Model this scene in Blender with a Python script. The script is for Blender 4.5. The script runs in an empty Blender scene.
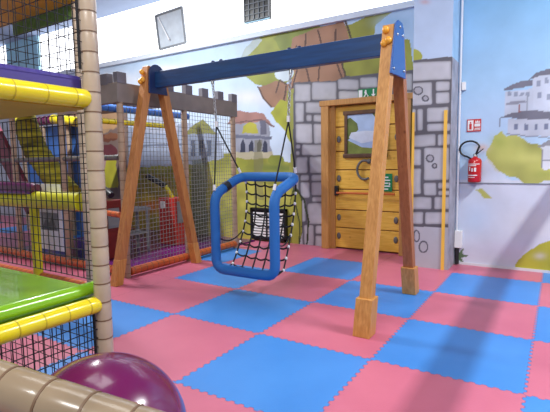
import bpy, math, random
import numpy as np
from mathutils import Vector, Matrix
random.seed(4)
S = bpy.context.scene
COL = S.collection

# ------------------------------------------------------------------ camera
CAM = np.array([1.12913506, -3.07481654, 1.46315697])
FPX, YAW, PIT, ROLL = 449.327835, -0.564902387, 0.0973150985, -0.0143585507
cy_, sy_ = math.cos(YAW), math.sin(YAW); cp_, sp_ = math.cos(PIT), math.sin(PIT)
FW = np.array([sy_*cp_, cy_*cp_, -sp_]); R0 = np.array([cy_, -sy_, 0.]); U0 = np.cross(R0, FW)
RT = math.cos(ROLL)*R0 + math.sin(ROLL)*U0
UP = -math.sin(ROLL)*R0 + math.cos(ROLL)*U0
cam = bpy.data.cameras.new('camera'); cam.sensor_width = 36; cam.lens = 36*FPX/550
cam.clip_start = .05
co = bpy.data.objects.new('camera', cam); COL.objects.link(co)
M4 = Matrix(((RT[0], UP[0], -FW[0], CAM[0]), (RT[1], UP[1], -FW[1], CAM[1]), (RT[2], UP[2], -FW[2], CAM[2]), (0, 0, 0, 1)))
co.matrix_world = M4
S.camera = co

# ------------------------------------------------------------------ light
S.view_settings.view_transform = 'Standard'; S.view_settings.look = 'None'
S.view_settings.gamma = 1; S.view_settings.use_curve_mapping = False
S.view_settings.exposure = 0.0
w = bpy.data.worlds.new('world'); S.world = w; w.use_nodes = True
w.node_tree.nodes['Background'].inputs[0].default_value = (.93, .95, 1, 1)
w.node_tree.nodes['Background'].inputs[1].default_value = .43
def area(name, loc, target, sx, sy, power, color=(1, 1, 1)):
    l = bpy.data.lights.new(name, 'AREA'); l.shape = 'RECTANGLE'; l.size = sx; l.size_y = sy
    l.energy = power; l.color = color
    o = bpy.data.objects.new(name, l); COL.objects.link(o); o.location = loc
    o.rotation_euler = (Vector(target)-Vector(loc)).to_track_quat('-Z', 'Y').to_euler()
    return o
area('strip_light_right', (3.05, 1.2, 4.68), (3.05, 1.2, 0), .09, 1.3, 300, (.97, .99, 1))
area('strip_light_left', (-5.6, 1.0, 4.7), (-5.0, 1.0, 0), 1.0, .08, 330, (.97, .99, 1))
area('strip_light_middle', (-1.6, -1.2, 4.7), (-1.6, -1.2, 0), 2.2, 1.2, 40, (1, .99, .97))
area('wall_fill_front', (0.5, -4.6, 4.4), (-1.0, 3.8, 1.8), 2.4, .8, 170, (1, .99, .97))  # added fill, tilted to brighten the back wall, not a ceiling fixture

# ------------------------------------------------------------------ colours, materials
def lin(c):
    r = []
    for v in c[:3]:
        v /= 255.
        r.append(v/12.92 if v <= .04045 else ((v+.055)/1.055)**2.4)
    return tuple(r)
def new_mat(name):
    m = bpy.data.materials.new(name); m.use_nodes = True
    return m, m.node_tree.nodes, m.node_tree.links, m.node_tree.nodes['Principled BSDF']
def mat(name, rgb, rough=.5, var=.08, scale=6., metal=0., bump=0., coat=0., stretch=None, spec=.5, detail=3):
    m, n, l, b = new_mat(name)
    c = lin(rgb)
    tc = n.new('ShaderNodeTexCoord'); mp = n.new('ShaderNodeMapping'); nz = n.new('ShaderNodeTexNoise')
    nz.inputs['Scale'].default_value = scale; nz.inputs['Detail'].default_value = detail
    if stretch: mp.inputs['Scale'].default_value = stretch
    l.new(tc.outputs['Object'], mp.inputs[0]); l.new(mp.outputs[0], nz.inputs['Vector'])
    cr = n.new('ShaderNodeValToRGB')
    cr.color_ramp.elements[0].position = .3; cr.color_ramp.elements[1].position = .7
    cr.color_ramp.elements[0].color = tuple(max(0, x*(1-var*1.6)) for x in c)+(1,)
    cr.color_ramp.elements[1].color = tuple(min(1, x*(1+var)) for x in c)+(1,)
    l.new(nz.outputs['Fac'], cr.inputs[0]); l.new(cr.outputs[0], b.inputs['Base Color'])
    b.inputs['Roughness'].default_value = rough; b.inputs['Metallic'].default_value = metal
    b.inputs['Specular IOR Level'].default_value = spec
    if coat: b.inputs['Coat Weight'].default_value = coat; b.inputs['Coat Roughness'].default_value = .08
    if bump:
        bp = n.new('ShaderNodeBump'); bp.inputs['Strength'].default_value = bump; bp.inputs['Distance'].default_value = .01
        l.new(nz.outputs['Fac'], bp.inputs['Height']); l.new(bp.outputs[0], b.inputs['Normal'])
    return m
def emis(name, rgb, k):
    m, n, l, b = new_mat(name)
    b.inputs['Base Color'].default_value = lin(rgb)+(1,)
    b.inputs['Emission Color'].default_value = lin(rgb)+(1,); b.inputs['Emission Strength'].default_value = k
    return m
def wood(name, a, b_, k=1.):
    m, n, l, b = new_mat(name)
    tc = n.new('ShaderNodeTexCoord'); mp = n.new('ShaderNodeMapping'); mp.inputs['Scale'].default_value = (16, 16, 1.1)
    nz = n.new('ShaderNodeTexNoise'); nz.inputs['Scale'].default_value = 3.; nz.inputs['Detail'].default_value = 6
    nz.inputs['Distortion'].default_value = .6
    l.new(tc.outputs['Object'], mp.inputs[0]); l.new(mp.outputs[0], nz.inputs['Vector'])
    cr = n.new('ShaderNodeValToRGB'); cr.color_ramp.elements[0].position = .32; cr.color_ramp.elements[1].position = .66
    cr.color_ramp.elements[0].color = lin(a)+(1,); cr.color_ramp.elements[1].color = lin(b_)+(1,)
    l.new(nz.outputs['Fac'], cr.inputs[0])
    vo = n.new('ShaderNodeTexVoronoi'); vo.inputs['Scale'].default_value = 5.5
    mp2 = n.new('ShaderNodeMapping'); mp2.inputs['Scale'].default_value = (1, 1, .8)
    l.new(tc.outputs['Object'], mp2.inputs[0]); l.new(mp2.outputs[0], vo.inputs['Vector'])
    kr = n.new('ShaderNodeValToRGB'); kr.color_ramp.elements[0].position = .05; kr.color_ramp.elements[1].position = .12
    kr.color_ramp.elements[0].color = (.35, .22, .12, 1); kr.color_ramp.elements[1].color = (1, 1, 1, 1)
    l.new(vo.outputs['Distance'], kr.inputs[0])
    mx = n.new('ShaderNodeMixRGB'); mx.blend_type = 'MULTIPLY'; mx.inputs[0].default_value = k
    l.new(cr.outputs[0], mx.inputs[1]); l.new(kr.outputs[0], mx.inputs[2]); l.new(mx.outputs[0], b.inputs['Base Color'])
    b.inputs['Roughness'].default_value = .45
    bp = n.new('ShaderNodeBump'); bp.inputs['Strength'].default_value = .25; bp.inputs['Distance'].default_value = .004
    l.new(nz.outputs['Fac'], bp.inputs['Height']); l.new(bp.outputs[0], b.inputs['Normal'])
    return m
def paint_mat(name, rough=.55):
    m, n, l, b = new_mat(name)
    at = n.new('ShaderNodeVertexColor'); at.layer_name = 'paint'
    tc = n.new('ShaderNodeTexCoord'); nz = n.new('ShaderNodeTexNoise'); nz.inputs['Scale'].default_value = 2.6; nz.inputs['Detail'].default_value = 6
    l.new(tc.outputs['Object'], nz.inputs['Vector'])
    cr = n.new('ShaderNodeValToRGB'); cr.color_ramp.elements[0].position = .25; cr.color_ramp.elements[1].position = .75
    cr.color_ramp.elements[0].color = (.88, .88, .88, 1); cr.color_ramp.elements[1].color = (1.06, 1.06, 1.06, 1)
    l.new(nz.outputs['Fac'], cr.inputs[0])
    mx = n.new('ShaderNodeMixRGB'); mx.blend_type = 'MULTIPLY'; mx.inputs[0].default_value = 1
    l.new(at.outputs['Color'], mx.inputs[1]); l.new(cr.outputs[0], mx.inputs[2]); l.new(mx.outputs[0], b.inputs['Base Color'])
    b.inputs['Roughness'].default_value = rough
    return m

MT = dict(
    rail_beige=mat('beige_vinyl_worn', (158, 137, 110), .22, .1, 5, coat=.3, bump=.3),
    beige=mat('beige_vinyl', (190, 169, 144), .3, .06, 9, coat=.15, bump=.12),
    tie=mat('dark_tie', (120, 92, 68), .5),
    yellow=mat('yellow_vinyl', (245, 222, 20), .28, .04, 8, coat=.3, bump=.1),
    lime=mat('lime_vinyl', (196, 190, 10), .5, .08, 8, bump=.1),
    green=mat('green_gloss', (138, 196, 36), .2, .04, 3, coat=.25),
    purple=mat('purple_gloss', (110, 22, 80), .22, .05, 4, coat=.5),
    violet=mat('violet_vinyl', (76, 62, 150), .4, .06, 5),
    ochre=mat('ochre_panel', (200, 156, 46), .45, .12, 2),
    orange=mat('orange_vinyl', (190, 92, 42), .35, .08, 9, bump=.1),
    tan=mat('tan_vinyl', (165, 140, 118), .45, .1, 9),
    stonewood=mat('castle_grey_board', (128, 118, 112), .6, .1, 4),
    merlon=mat('castle_dark_board', (108, 104, 112), .6, .1, 6),
    blackcord=mat('black_cord', (22, 22, 26), .7, .1, 20),
    greynet=mat('grey_cord', (128, 128, 122), .7, .1, 20),
    bluepaint=mat('blue_stain', (18, 62, 112), .38, .16, 3, stretch=(1, 12, 12), coat=.2),
    blueplate=mat('blue_plate', (20, 76, 150), .35, .05, 3, coat=.2),
    navy=mat('navy_plate', (20, 40, 85), .4, .05, 3),
    steel=mat('steel', (190, 190, 190), .3, .05, 12, metal=.85),
    white=mat('white_plastic', (232, 232, 232), .4, .03, 5),
    knob=mat('yellow_cap', (235, 165, 50), .35, .05, 5),
    red=mat('red_paint', (190, 22, 28), .28, .05, 5, coat=.3),
    redbox=mat('red_case', (185, 42, 30), .4, .08, 4),
    black=mat('black_plastic', (24, 24, 26), .4, .08, 8),
    iron=mat('grey_iron', (95, 92, 90), .5, .15, 14),
    signgreen=mat('sign_green', (14, 120, 70), .4, .03, 4),
    signred=mat('sign_red', (190, 25, 35), .4, .03, 4),
    greybox=mat('grey_panel', (120, 125, 130), .45, .06, 5),
    brownbar=mat('brown_bar', (190, 95, 40), .35, .08, 8),
    ceil=mat('ceiling_blue_grey', (150, 168, 196), .8, .05, 1.2),
    cyan=mat('pale_cyan_paint', (165, 215, 235), .6, .05, 1.2),
    trimw=mat('trim_white', (215, 218, 226), .5, .04, 3),
    yellowstrip=mat('yellow_corner_strip', (238, 186, 72), .45, .06, 3),
    bluevinyl=mat('blue_vinyl', (60, 110, 190), .4, .08, 5),
    greenfab=mat('green_fringe', (96, 136, 66), .7, .2, 20),
    plasticstripe=mat('yellow_green_plastic', (178, 168, 46), .7, .5, 2, stretch=(1, 1, 9)),
    wood=wood('varnished_pine', (184, 124, 58), (210, 152, 82), .6),
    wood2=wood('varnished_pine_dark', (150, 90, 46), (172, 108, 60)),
    wood3=wood('varnished_pine_mid', (166, 104, 52), (190, 128, 70), .6),
    frame=wood('door_frame_oak', (168, 118, 62), (188, 138, 78), .2),
    picframe=mat('picture_frame_brown', (92, 62, 42), .5, .2, 12),
    silver=mat('silver_text', (225, 225, 225), .4, .02, 4),
    daylight=emis('daylit_glazing', (250, 252, 255), 2.2),
    paper=mat('paper', (222, 222, 228), .6, .03, 5),
    sill=mat('sill_pale', (205, 214, 228), .6, .03, 3),
)
# blue foam tube with a fine woven wrap
m, n, l, b = new_mat('blue_rope_wrap')
tc = n.new('ShaderNodeTexCoord'); wv = n.new('ShaderNodeTexWave'); wv.inputs['Scale'].default_value = 28; wv.bands_direction = 'DIAGONAL'
wv.inputs['Distortion'].default_value = 2.0
l.new(tc.outputs['Object'], wv.inputs[0])
cr = n.new('ShaderNodeValToRGB'); cr.color_ramp.elements[0].color = lin((16, 78, 150))+(1,); cr.color_ramp.elements[1].color = lin((40, 130, 212))+(1,)
l.new(wv.outputs['Fac'], cr.inputs[0]); l.new(cr.outputs[0], b.inputs['Base Color']); b.inputs['Roughness'].default_value = .6
bp = n.new('ShaderNodeBump'); bp.inputs['Strength'].default_value = .35; bp.inputs['Distance'].default_value = .006
l.new(wv.outputs['Fac'], bp.inputs['Height']); l.new(bp.outputs[0], b.inputs['Normal'])
MT['rope_blue'] = m

# ------------------------------------------------------------------ mesh helpers
class MB:
    def __init__(s): s.v = []; s.f = []; s.mi = []; s.sm = []
    def add(s, vs, fs, mi=0, smooth=False):
        o = len(s.v); s.v += [tuple(v) for v in vs]
        for f in fs: s.f.append(tuple(i+o for i in f)); s.mi.append(mi); s.sm.append(smooth)
        return s
    def hexa(s, p, mi=0):   # 8 corners: bottom 4, top 4 (ccw)
        return s.add(p, [(3, 2, 1, 0), (4, 5, 6, 7), (0, 1, 5, 4), (1, 2, 6, 5), (2, 3, 7, 6), (3, 0, 4, 7)], mi)
    def box(s, x0, x1, y0, y1, z0, z1, mi=0):
        return s.hexa([(x0, y0, z0), (x1, y0, z0), (x1, y1, z0), (x0, y1, z0), (x0, y0, z1), (x1, y0, z1), (x1, y1, z1), (x0, y1, z1)], mi)
    def beam(s, a, b, wx, wy, mi=0, ref=(1, 0, 0), cut=False):   # box along a->b; cut keeps the ends level
        a = Vector(a); b = Vector(b); d = (b-a).normalized(); r = Vector(ref)
        e1 = (r-d*r.dot(d)).normalized(); e2 = d.cross(e1)
        P = []
        for c in (a, b):
            for sx, sy in ((-1, -1), (1, -1), (1, 1), (-1, 1)):
                q = c+e1*sx*wx/2+e2*sy*wy/2
                if cut and abs(d.z) > .1: q = q + d*((c.z-q.z)/d.z)
                P.append(q)
        return s.hexa(P, mi)
    def tube(s, pts, r, n=10, mi=0, closed=False, smooth=True, radii=None):
        pts = [Vector(p) for p in pts]; N = len(pts); rings = []
        up = Vector((0, 0, 1)); pe = None
        for i, p in enumerate(pts):
            if closed: d = (pts[(i+1) % N]-pts[i-1])
            else: d = (pts[min(i+1, N-1)]-pts[max(i-1, 0)])
            d.normalize()
            if pe is None:
                ref = up if abs(d.z) < .9 else Vector((1, 0, 0))
                e = (ref-d*ref.dot(d)).normalized()
            else: e = (pe-d*pe.dot(d)).normalized()
            pe = e; g = d.cross(e); rr = radii[i] if radii else r
            rings.append([p+(e*math.cos(2*math.pi*k/n)+g*math.sin(2*math.pi*k/n))*rr for k in range(n)])
        vs = [q for rg in rings for q in rg]; fs = []
        for i in range(N if closed else N-1):
            j = (i+1) % N
            for k in range(n): fs.append((i*n+k, i*n+(k+1) % n, j*n+(k+1) % n, j*n+k))
        s.add(vs, fs, mi, smooth)
        if not closed:
            s.add(rings[0], [tuple(range(n))[::-1]], mi); s.add(rings[-1], [tuple(range(n))], mi)
        return s
    def ell(s, c, r, n=20, m=12, mi=0):
        vs = []; fs = []
        for i in range(m+1):
            t = math.pi*i/m
            for k in range(n):
                a = 2*math.pi*k/n
                vs.append((c[0]+r[0]*math.sin(t)*math.cos(a), c[1]+r[1]*math.sin(t)*math.sin(a), c[2]+r[2]*math.cos(t)))
        for i in range(m):
            for k in range(n): fs.append((i*n+k, (i+1)*n+k, (i+1)*n+(k+1) % n, i*n+(k+1) % n))
        return s.add(vs, fs, mi, True)
    def lathe(s, prof, c, n=20, mi=0):
        vs = []; fs = []
        for r, z in prof:
            for k in range(n):
                a = 2*math.pi*k/n; vs.append((c[0]+r*math.cos(a), c[1]+r*math.sin(a), c[2]+z))
        for i in range(len(prof)-1):
            for k in range(n): fs.append((i*n+k, i*n+(k+1) % n, (i+1)*n+(k+1) % n, (i+1)*n+k))
        return s.add(vs, fs, mi, True)
    def prism(s, poly, axis, a, b, mi=0):   # 2D poly extruded along axis from a to b
        def P(q, t): return {'x': (t, q[0], q[1]), 'y': (q[0], t, q[1]), 'z': (q[0], q[1], t)}[axis]
        n = len(poly)
        s.add([P(q, a) for q in poly]+[P(q, b) for q in poly],
              [tuple(range(n)), tuple(range(n, 2*n))[::-1]]+[(i, (i+1) % n, n+(i+1) % n, n+i) for i in range(n)], mi)
        return s
    def disc(s, c, r, axis, d, mi=0, n=14, r2=None):
        r2 = r2 or r
        pl = [(r*math.cos(2*math.pi*k/n), r2*math.sin(2*math.pi*k/n)) for k in range(n)]
        if axis == 'y': return s.prism([(c[0]+p[0], c[2]+p[1]) for p in pl], 'y', c[1], c[1]+d, mi)
        if axis == 'x': return s.prism([(c[1]+p[0], c[2]+p[1]) for p in pl], 'x', c[0], c[0]+d, mi)
        return s.prism([(c[0]+p[0], c[1]+p[1]) for p in pl], 'z', c[2], c[2]+d, mi)
    def build(s, name, mats, parent=None, bevel=0, origin=None):
        me = bpy.data.meshes.new(name)
        if origin is None and parent is None:
            a = np.array(s.v); origin = ((a[:, 0].min()+a[:, 0].max())/2, (a[:, 1].min()+a[:, 1].max())/2, a[:, 2].min())
        if parent is not None: off = Vector(parent_world(parent))
        else: off = Vector(origin)
        me.from_pydata([tuple(Vector(v)-off) for v in s.v], [], s.f)
        if not isinstance(mats, (list, tuple)): mats = [mats]
        for q in mats: me.materials.append(q)
        me.polygons.foreach_set('material_index', s.mi); me.polygons.foreach_set('use_smooth', s.sm)
        me.update()
        import bmesh
        bm = bmesh.new(); bm.from_mesh(me); bmesh.ops.recalc_face_normals(bm, faces=bm.faces); bm.to_mesh(me); bm.free()
        o = bpy.data.objects.new(name, me); COL.objects.link(o)
        if parent is not None: o.parent = parent
        else: o.location = off
        if bevel:
            md = o.modifiers.new('bevel', 'BEVEL'); md.width = bevel; md.segments = 2; md.limit_method = 'ANGLE'; md.angle_limit = .7
        return o
def parent_world(p):
    v = Vector((0, 0, 0))
    while p is not None: v = v+p.location; p = p.parent
    return v
def empty(name, loc, label=None, cat=None, group=None):
    o = bpy.data.objects.new(name, None); COL.objects.link(o); o.location = loc; o.empty_display_size = .1
    if label: tag(o, label, cat, group)
    return o
def tag(o, label, cat, group=None):
    o['label'] = label; o['category'] = cat
    if group: o['group'] = group
    return o
def struct(o): o['kind'] = 'structure'; return o
def padded(mb, a, b, r, step=.106, mi=0, tmi=1, n=14, pinch=.06, phase=.5):
    """foam padded pipe, pinched by a tie every step"""
    a = Vector(a); b = Vector(b); L = (b-a).length; d = (b-a)/L
    ts = [0]; x = step*phase
    while x < L-.01: ts.append(x); x += step
    pts = [a]; rr = [r*.93]; ties = ts[1:]
    pos = [(.008, r)]
    for t in ties:
        pos += [(t-.016, r), (t, r*(1-pinch)), (t+.016, r)]
    pos += [(L-.008, r), (L, r*.93)]
    pos = sorted([p for p in pos if 0 < p[0] <= L])
    for t, q in pos: pts.append(a+d*t); rr.append(q)
    mb.tube(pts, r, n, mi, radii=rr)
    for t in ties:
        c = a+d*t
        mb.tube([c-d*.0035, c+d*.0035], r*1.0, n, tmi, smooth=True)
    return mb
def net(mb, o, u, v, U, V, cu, cv, r, mi=0, jitter=.0, diag=False):
    o = Vector(o); u = Vector(u).normalized(); v = Vector(v).normalized(); w_ = u.cross(v)
    def bar(a, b):
        d = (b-a).normalized(); e = w_; g = d.cross(e)
        P = [c+e*sx*r+g*sy*r for c in (a, b) for sx, sy in ((-1, -1), (1, -1), (1, 1), (-1, 1))]
        mb.hexa(P, mi)
    nu = int(U/cu); nv = int(V/cv)
    for i in range(nu+1): bar(o+u*i*U/nu, o+u*i*U/nu+v*V)
    for j in range(nv+1):
        # horizontal strands sag a little, cell groups as short runs
        prev = None
        ns = max(2, int(U/.35)) if jitter else 1
        for k in range(ns+1):
            t = k/ns; p = o+v*j*V/nv+u*U*t
            if jitter and 0 < k < ns: p = p+v*random.uniform(-jitter, jitter)+w_*random.uniform(-jitter, jitter)
            if prev is not None: bar(prev, p)
            prev = p
    return mb

# ------------------------------------------------------------------ floor of puzzle mats
m, n, l, b = new_mat('puzzle_mat_foam')
geo = n.new('ShaderNodeNewGeometry'); sep = n.new('ShaderNodeSeparateXYZ'); l.new(geo.outputs['Position'], sep.inputs[0])
def mth(op, a, b_=None, c=None):
    q = n.new('ShaderNodeMath'); q.operation = op
    for i, x in enumerate((a, b_, c)):
        if x is None: continue
        if isinstance(x, (int, float)): q.inputs[i].default_value = x
        else: l.new(x, q.inputs[i])
    return q.outputs[0]
def tooth(x):   # rounded square wave of amplitude .014
    s_ = mth('SINE', mth('MULTIPLY', x, 2*math.pi*14)); s_ = mth('MULTIPLY', s_, 2.2)
    s_ = mth('MINIMUM', mth('MAXIMUM', s_, -1.), 1.)
    return mth('MULTIPLY', s_, .009)
X, Y = sep.outputs['X'], sep.outputs['Y']
xs = mth('ADD', X, tooth(Y)); ys = mth('ADD', Y, tooth(X))
fx = mth('FLOOR', xs); fy = mth('FLOOR', ys)
par = mth('ABSOLUTE', mth('MODULO', mth('ADD', fx, fy), 2.0))
# the rows along the walls are laid all in pink
edge1 = mth('MULTIPLY', mth('GREATER_THAN', ys, 3.), mth('LESS_THAN', xs, 0.))
edge2 = mth('MULTIPLY', mth('LESS_THAN', xs, -3.), mth('MULTIPLY', mth('GREATER_THAN', ys, 0.), mth('LESS_THAN', ys, 2.)))
par = mth('MAXIMUM', par, mth('MAXIMUM', edge1, edge2))
dx = mth('ABSOLUTE', mth('SUBTRACT', mth('FRACT', mth('ADD', xs, .5)), .5)); dy = mth('ABSOLUTE', mth('SUBTRACT', mth('FRACT', mth('ADD', ys, .5)), .5))
seam = mth('LESS_THAN', mth('MINIMUM', dx, dy), .0045)
nz = n.new('ShaderNodeTexNoise'); nz.inputs['Scale'].default_value = 1.3; nz.inputs['Detail'].default_value = 5; l.new(geo.outputs['Position'], nz.inputs['Vector'])
def two(c1, c2):
    r = n.new('ShaderNodeValToRGB'); r.color_ramp.elements[0].position = .3; r.color_ramp.elements[1].position = .7
    r.color_ramp.elements[0].color = lin(c1)+(1,); r.color_ramp.elements[1].color = lin(c2)+(1,); l.new(nz.outputs['Fac'], r.inputs[0]); return r.outputs[0]
blue = two((52, 122, 196), (66, 136, 210)); pink = two((186, 94, 118), (202, 108, 130))
mx = n.new('ShaderNodeMixRGB'); l.new(par, mx.inputs[0]); l.new(blue, mx.inputs[1]); l.new(pink, mx.inputs[2])
mx2 = n.new('ShaderNodeMixRGB'); mx2.blend_type = 'MULTIPLY'; l.new(mth('MULTIPLY', seam, .5), mx2.inputs[0]); l.new(mx.outputs[0], mx2.inputs[1]); mx2.inputs[2].default_value = (.45, .4, .5, 1)
l.new(mx2.outputs[0], b.inputs['Base Color']); b.inputs['Roughness'].default_value = .38; b.inputs['Specular IOR Level'].default_value = .45
nb = n.new('ShaderNodeTexNoise'); nb.inputs['Scale'].default_value = 90; l.new(geo.outputs['Position'], nb.inputs['Vector'])
bp = n.new('ShaderNodeBump'); bp.inputs['Strength'].default_value = .25; bp.inputs['Distance'].default_value = .003; l.new(nb.outputs['Fac'], bp.inputs['Height'])
bp2 = n.new('ShaderNodeBump'); bp2.inputs['Strength'].default_value = .6; bp2.inputs['Distance'].default_value = .004; bp2.invert = True; l.new(seam, bp2.inputs['Height']); l.new(bp.outputs[0], bp2.inputs['Normal']); l.new(bp2.outputs[0], b.inputs['Normal'])
MT['floor'] = m
struct(MB().box(-14, 4.5, -6, 4.2, -.12, 0).build('floor', MT['floor'], origin=(0, 0, 0)))

# ------------------------------------------------------------------ painted walls
def projpx(P):
    d = P-CAM; z = d@FW
    return 275+FPX*(d@RT)/z, 206-FPX*(d@UP)/z
def hash2(i, j, s=0):
    v = np.sin(i*127.1+j*311.7+s*74.7)*43758.5453
    return v-np.floor(v)
def vnoise(x, y, s=0):
    i = np.floor(x); j = np.floor(y); fx = x-i; fy = y-j
    fx = fx*fx*(3-2*fx); fy = fy*fy*(3-2*fy)
    a = hash2(i, j, s); b_ = hash2(i+1, j, s); c = hash2(i, j+1, s); d = hash2(i+1, j+1, s)
    return a*(1-fx)*(1-fy)+b_*fx*(1-fy)+c*(1-fx)*fy+d*fx*fy
class Paint:
    """a painted wall: a fine grid whose points carry the paint colour (the mural itself)"""
    def __init__(s, y, x0, x1, z0, z1, st):
        nx = int((x1-x0)/st)+1; nz_ = int((z1-z0)/st)+1
        s.nx, s.nz = nx, nz_
        xx, zz = np.meshgrid(np.linspace(x0, x1, nx), np.linspace(z0, z1, nz_))
        s.X = xx.ravel(); s.Z = zz.ravel(); s.y = y
        P = np.stack([s.X, np.full_like(s.X, y), s.Z], 1)
        s.px, s.py = projpx(P)
        s.c = np.ones((len(s.X), 3))*.8
    def wob(s, k=.9, f=.18, sd=0):
        return s.px+(vnoise(s.X*9, s.Z*9, sd)-.5)*2*k, s.py+(vnoise(s.X*9, s.Z*9, sd+5)-.5)*2*k
    def inside(s, poly, k=.9):
        px, py = s.wob(k); r = np.zeros(len(px), bool); n_ = len(poly)
        for i in range(n_):
            x1, y1 = poly[i]; x2, y2 = poly[(i+1) % n_]
            if y1 == y2: continue
            c = ((y1 > py) != (y2 > py)) & (px < (x2-x1)*(py-y1)/(y2-y1)+x1)
            r ^= c
        return r
    def put(s, mask, rgb, a=1., var=.0, sd=3):
        c = np.array(lin(rgb)); k = (1+var*(vnoise(s.X*6, s.Z*6, sd)-.5)*2)[mask, None]
        s.c[mask] = s.c[mask]*(1-a)+c*k*a
    def poly(s, pts, rgb, a=1., k=.9, var=.12): s.put(s.inside(pts, k), rgb, a, var)
    def ell(s, cx, cy, rx, ry, rgb, a=1., k=.9, var=.12, ring=None):
        px, py = s.wob(k); q = ((px-cx)/rx)**2+((py-cy)/ry)**2
        s.put(q < 1, rgb, a, var)
        if ring: s.put((q < 1) & (q > (1-1.6/max(rx, ry))**2*.9), ring, 1)
    def line(s, pts, wd, rgb, a=1.):
        px, py = s.wob(.5)
        for (x1, y1), (x2, y2) in zip(pts[:-1], pts[1:]):
            L = (x2-x1)**2+(y2-y1)**2; t = np.clip(((px-x1)*(x2-x1)+(py-y1)*(y2-y1))/L, 0, 1)
            d = np.hypot(px-x1-t*(x2-x1), py-y1-t*(y2-y1)); s.put(d < wd/2, rgb, a)
    def soft(s, cx, cy, rx, ry, rgb, a=.6):
        q = ((s.px-cx)/rx)**2+((s.py-cy)/ry)**2
        w_ = (a*np.exp(-q*1.5)*(.7+.6*vnoise(s.X*4, s.Z*4, 9)))[:, None].clip(0, 1)
        s.c = s.c*(1-w_)+np.array(lin(rgb))*w_
    def grad(s, y0, c0, y1, c1):
        t = np.clip((s.py-y0)/(y1-y0), 0, 1)[:, None]
        s.c = np.array(lin(c0))*(1-t)+np.array(lin(c1))*t
    def block(s, x0, y0, x1, y1, base=(176, 175, 184), sk=0., r=2.2, g=.55):
        """one painted stone: rounded outline, lighter middle"""
        px, py = s.wob(.35); py = py-sk*(px-x0)
        x0 -= g; y0 -= g; x1 += g; y1 += g
        cx, cy, hx, hy = (x0+x1)/2, (y0+y1)/2, (x1-x0)/2, (y1-y0)/2; r = min(r, hx*.8, hy*.8)
        dx_ = np.abs(px-cx)-hx+r; dy_ = np.abs(py-cy)-hy+r
        sd = np.hypot(np.maximum(dx_, 0), np.maximum(dy_, 0))+np.minimum(np.maximum(dx_, dy_), 0)-r
        k = random.uniform(.93, 1.07); c = np.array(lin(base))*k
        m_ = sd < 0; t = np.clip(-sd/2.6, 0, 1)[:, None]; e = np.clip(-sd/.8, 0, 1)[:, None]
        v = (c*(.70+.33*t)*(1+.12*(vnoise(s.X*14, s.Z*14, 31)-.5))[:, None])
        s.c[m_] = (s.c*(1-e)+v*e)[m_]
    def stone(s, x0, x1, z0, z1, base=(158, 156, 166), line=(84, 84, 96), rows=.285):
        m_ = (s.X >= x0) & (s.X <= x1) & (s.Z >= z0) & (s.Z <= z1)
        X_ = s.X+(vnoise(s.X*7, s.Z*7, 11)-.5)*.02; Z_ = s.Z+(vnoise(s.X*5, s.Z*5, 12)-.5)*.03
        rw = np.floor((Z_-z0)/rows); fz = (Z_-z0)/rows-rw
        bw = .30+.22*hash2(rw, rw*0+3, 1); off = hash2(rw, rw*0+7, 2)
        cx = np.floor(X_/bw+off); fx = X_/bw+off-cx
        sub = hash2(cx, rw, 4) > .66      # some blocks are split in two flat ones
        fz2 = np.where(sub, (fz*2) % 1, fz); hh = np.where(sub, rows/2, rows)
        subx = (hash2(cx, rw, 6) > .8) & ~sub; fx2 = np.where(subx, (fx*2) % 1, fx); ww = np.where(subx, bw/2, bw)
        ex = np.minimum(fx2, 1-fx2)*ww; ez = np.minimum(fz2, 1-fz2)*hh
        e = np.minimum(ex, ez); q = .045   # rounded corners
        e = np.where((ex < q) & (ez < q), q-np.hypot(q-ex, q-ez), e)
        tone = .93+.14*hash2(cx, rw+np.floor(fz*2)*sub*.5, 8)
        c = np.array(lin(base))[None]*tone[:, None]*np.array([1, 1, 1.02])
        wsh = np.clip((e-.014)/.05, 0, 1)[:, None]; c = c*(.80+.22*wsh)
        ln = np.clip((.021-e)/.009, 0, 1)[:, None]
        c = c*(1-ln)+np.array(lin(line))*ln
        s.c[m_] = c[m_]
    def build(s, name, mt):
        nx, nz_ = s.nx, s.nz; me = bpy.data.meshes.new(name)
        co_ = np.stack([s.X, np.full_like(s.X, s.y), s.Z], 1)
        i = np.arange((nx-1)*(nz_-1)); a = (i//(nx-1))*nx+i % (nx-1)
        f = np.stack([a, a+1, a+nx+1, a+nx], 1)
        me.vertices.add(len(co_)); me.vertices.foreach_set('co', co_.ravel())
        me.loops.add(f.size); me.loops.foreach_set('vertex_index', f.ravel().astype(np.int32))
        me.polygons.add(len(f)); me.polygons.foreach_set('loop_start', (np.arange(len(f))*4).astype(np.int32))
        me.update(calc_edges=True)
        at = me.color_attributes.new('paint', 'FLOAT_COLOR', 'POINT')
        at.data.foreach_set('color', np.concatenate([s.c.clip(0, 1), np.ones((len(s.c), 1))], 1).astype(np.float32).ravel())
        me.materials.append(mt)
        o = bpy.data.objects.new(name, me); COL.objects.link(o)
        return o
PM = paint_mat('mural_paint')

# back wall (behind the door) y = 3.85
W = Paint(3.85, -9.6, -.4, 0, 3.72, .0135)
W.grad(40, (172, 198, 228), 190, (214, 226, 240))
for cx, cy, rx, ry in ((118, 78, 30, 8), (108, 92, 40, 9), (170, 70, 25, 6), (250, 98, 30, 10)): W.soft(cx, cy, rx, ry, (228, 224, 228), .7)
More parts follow.
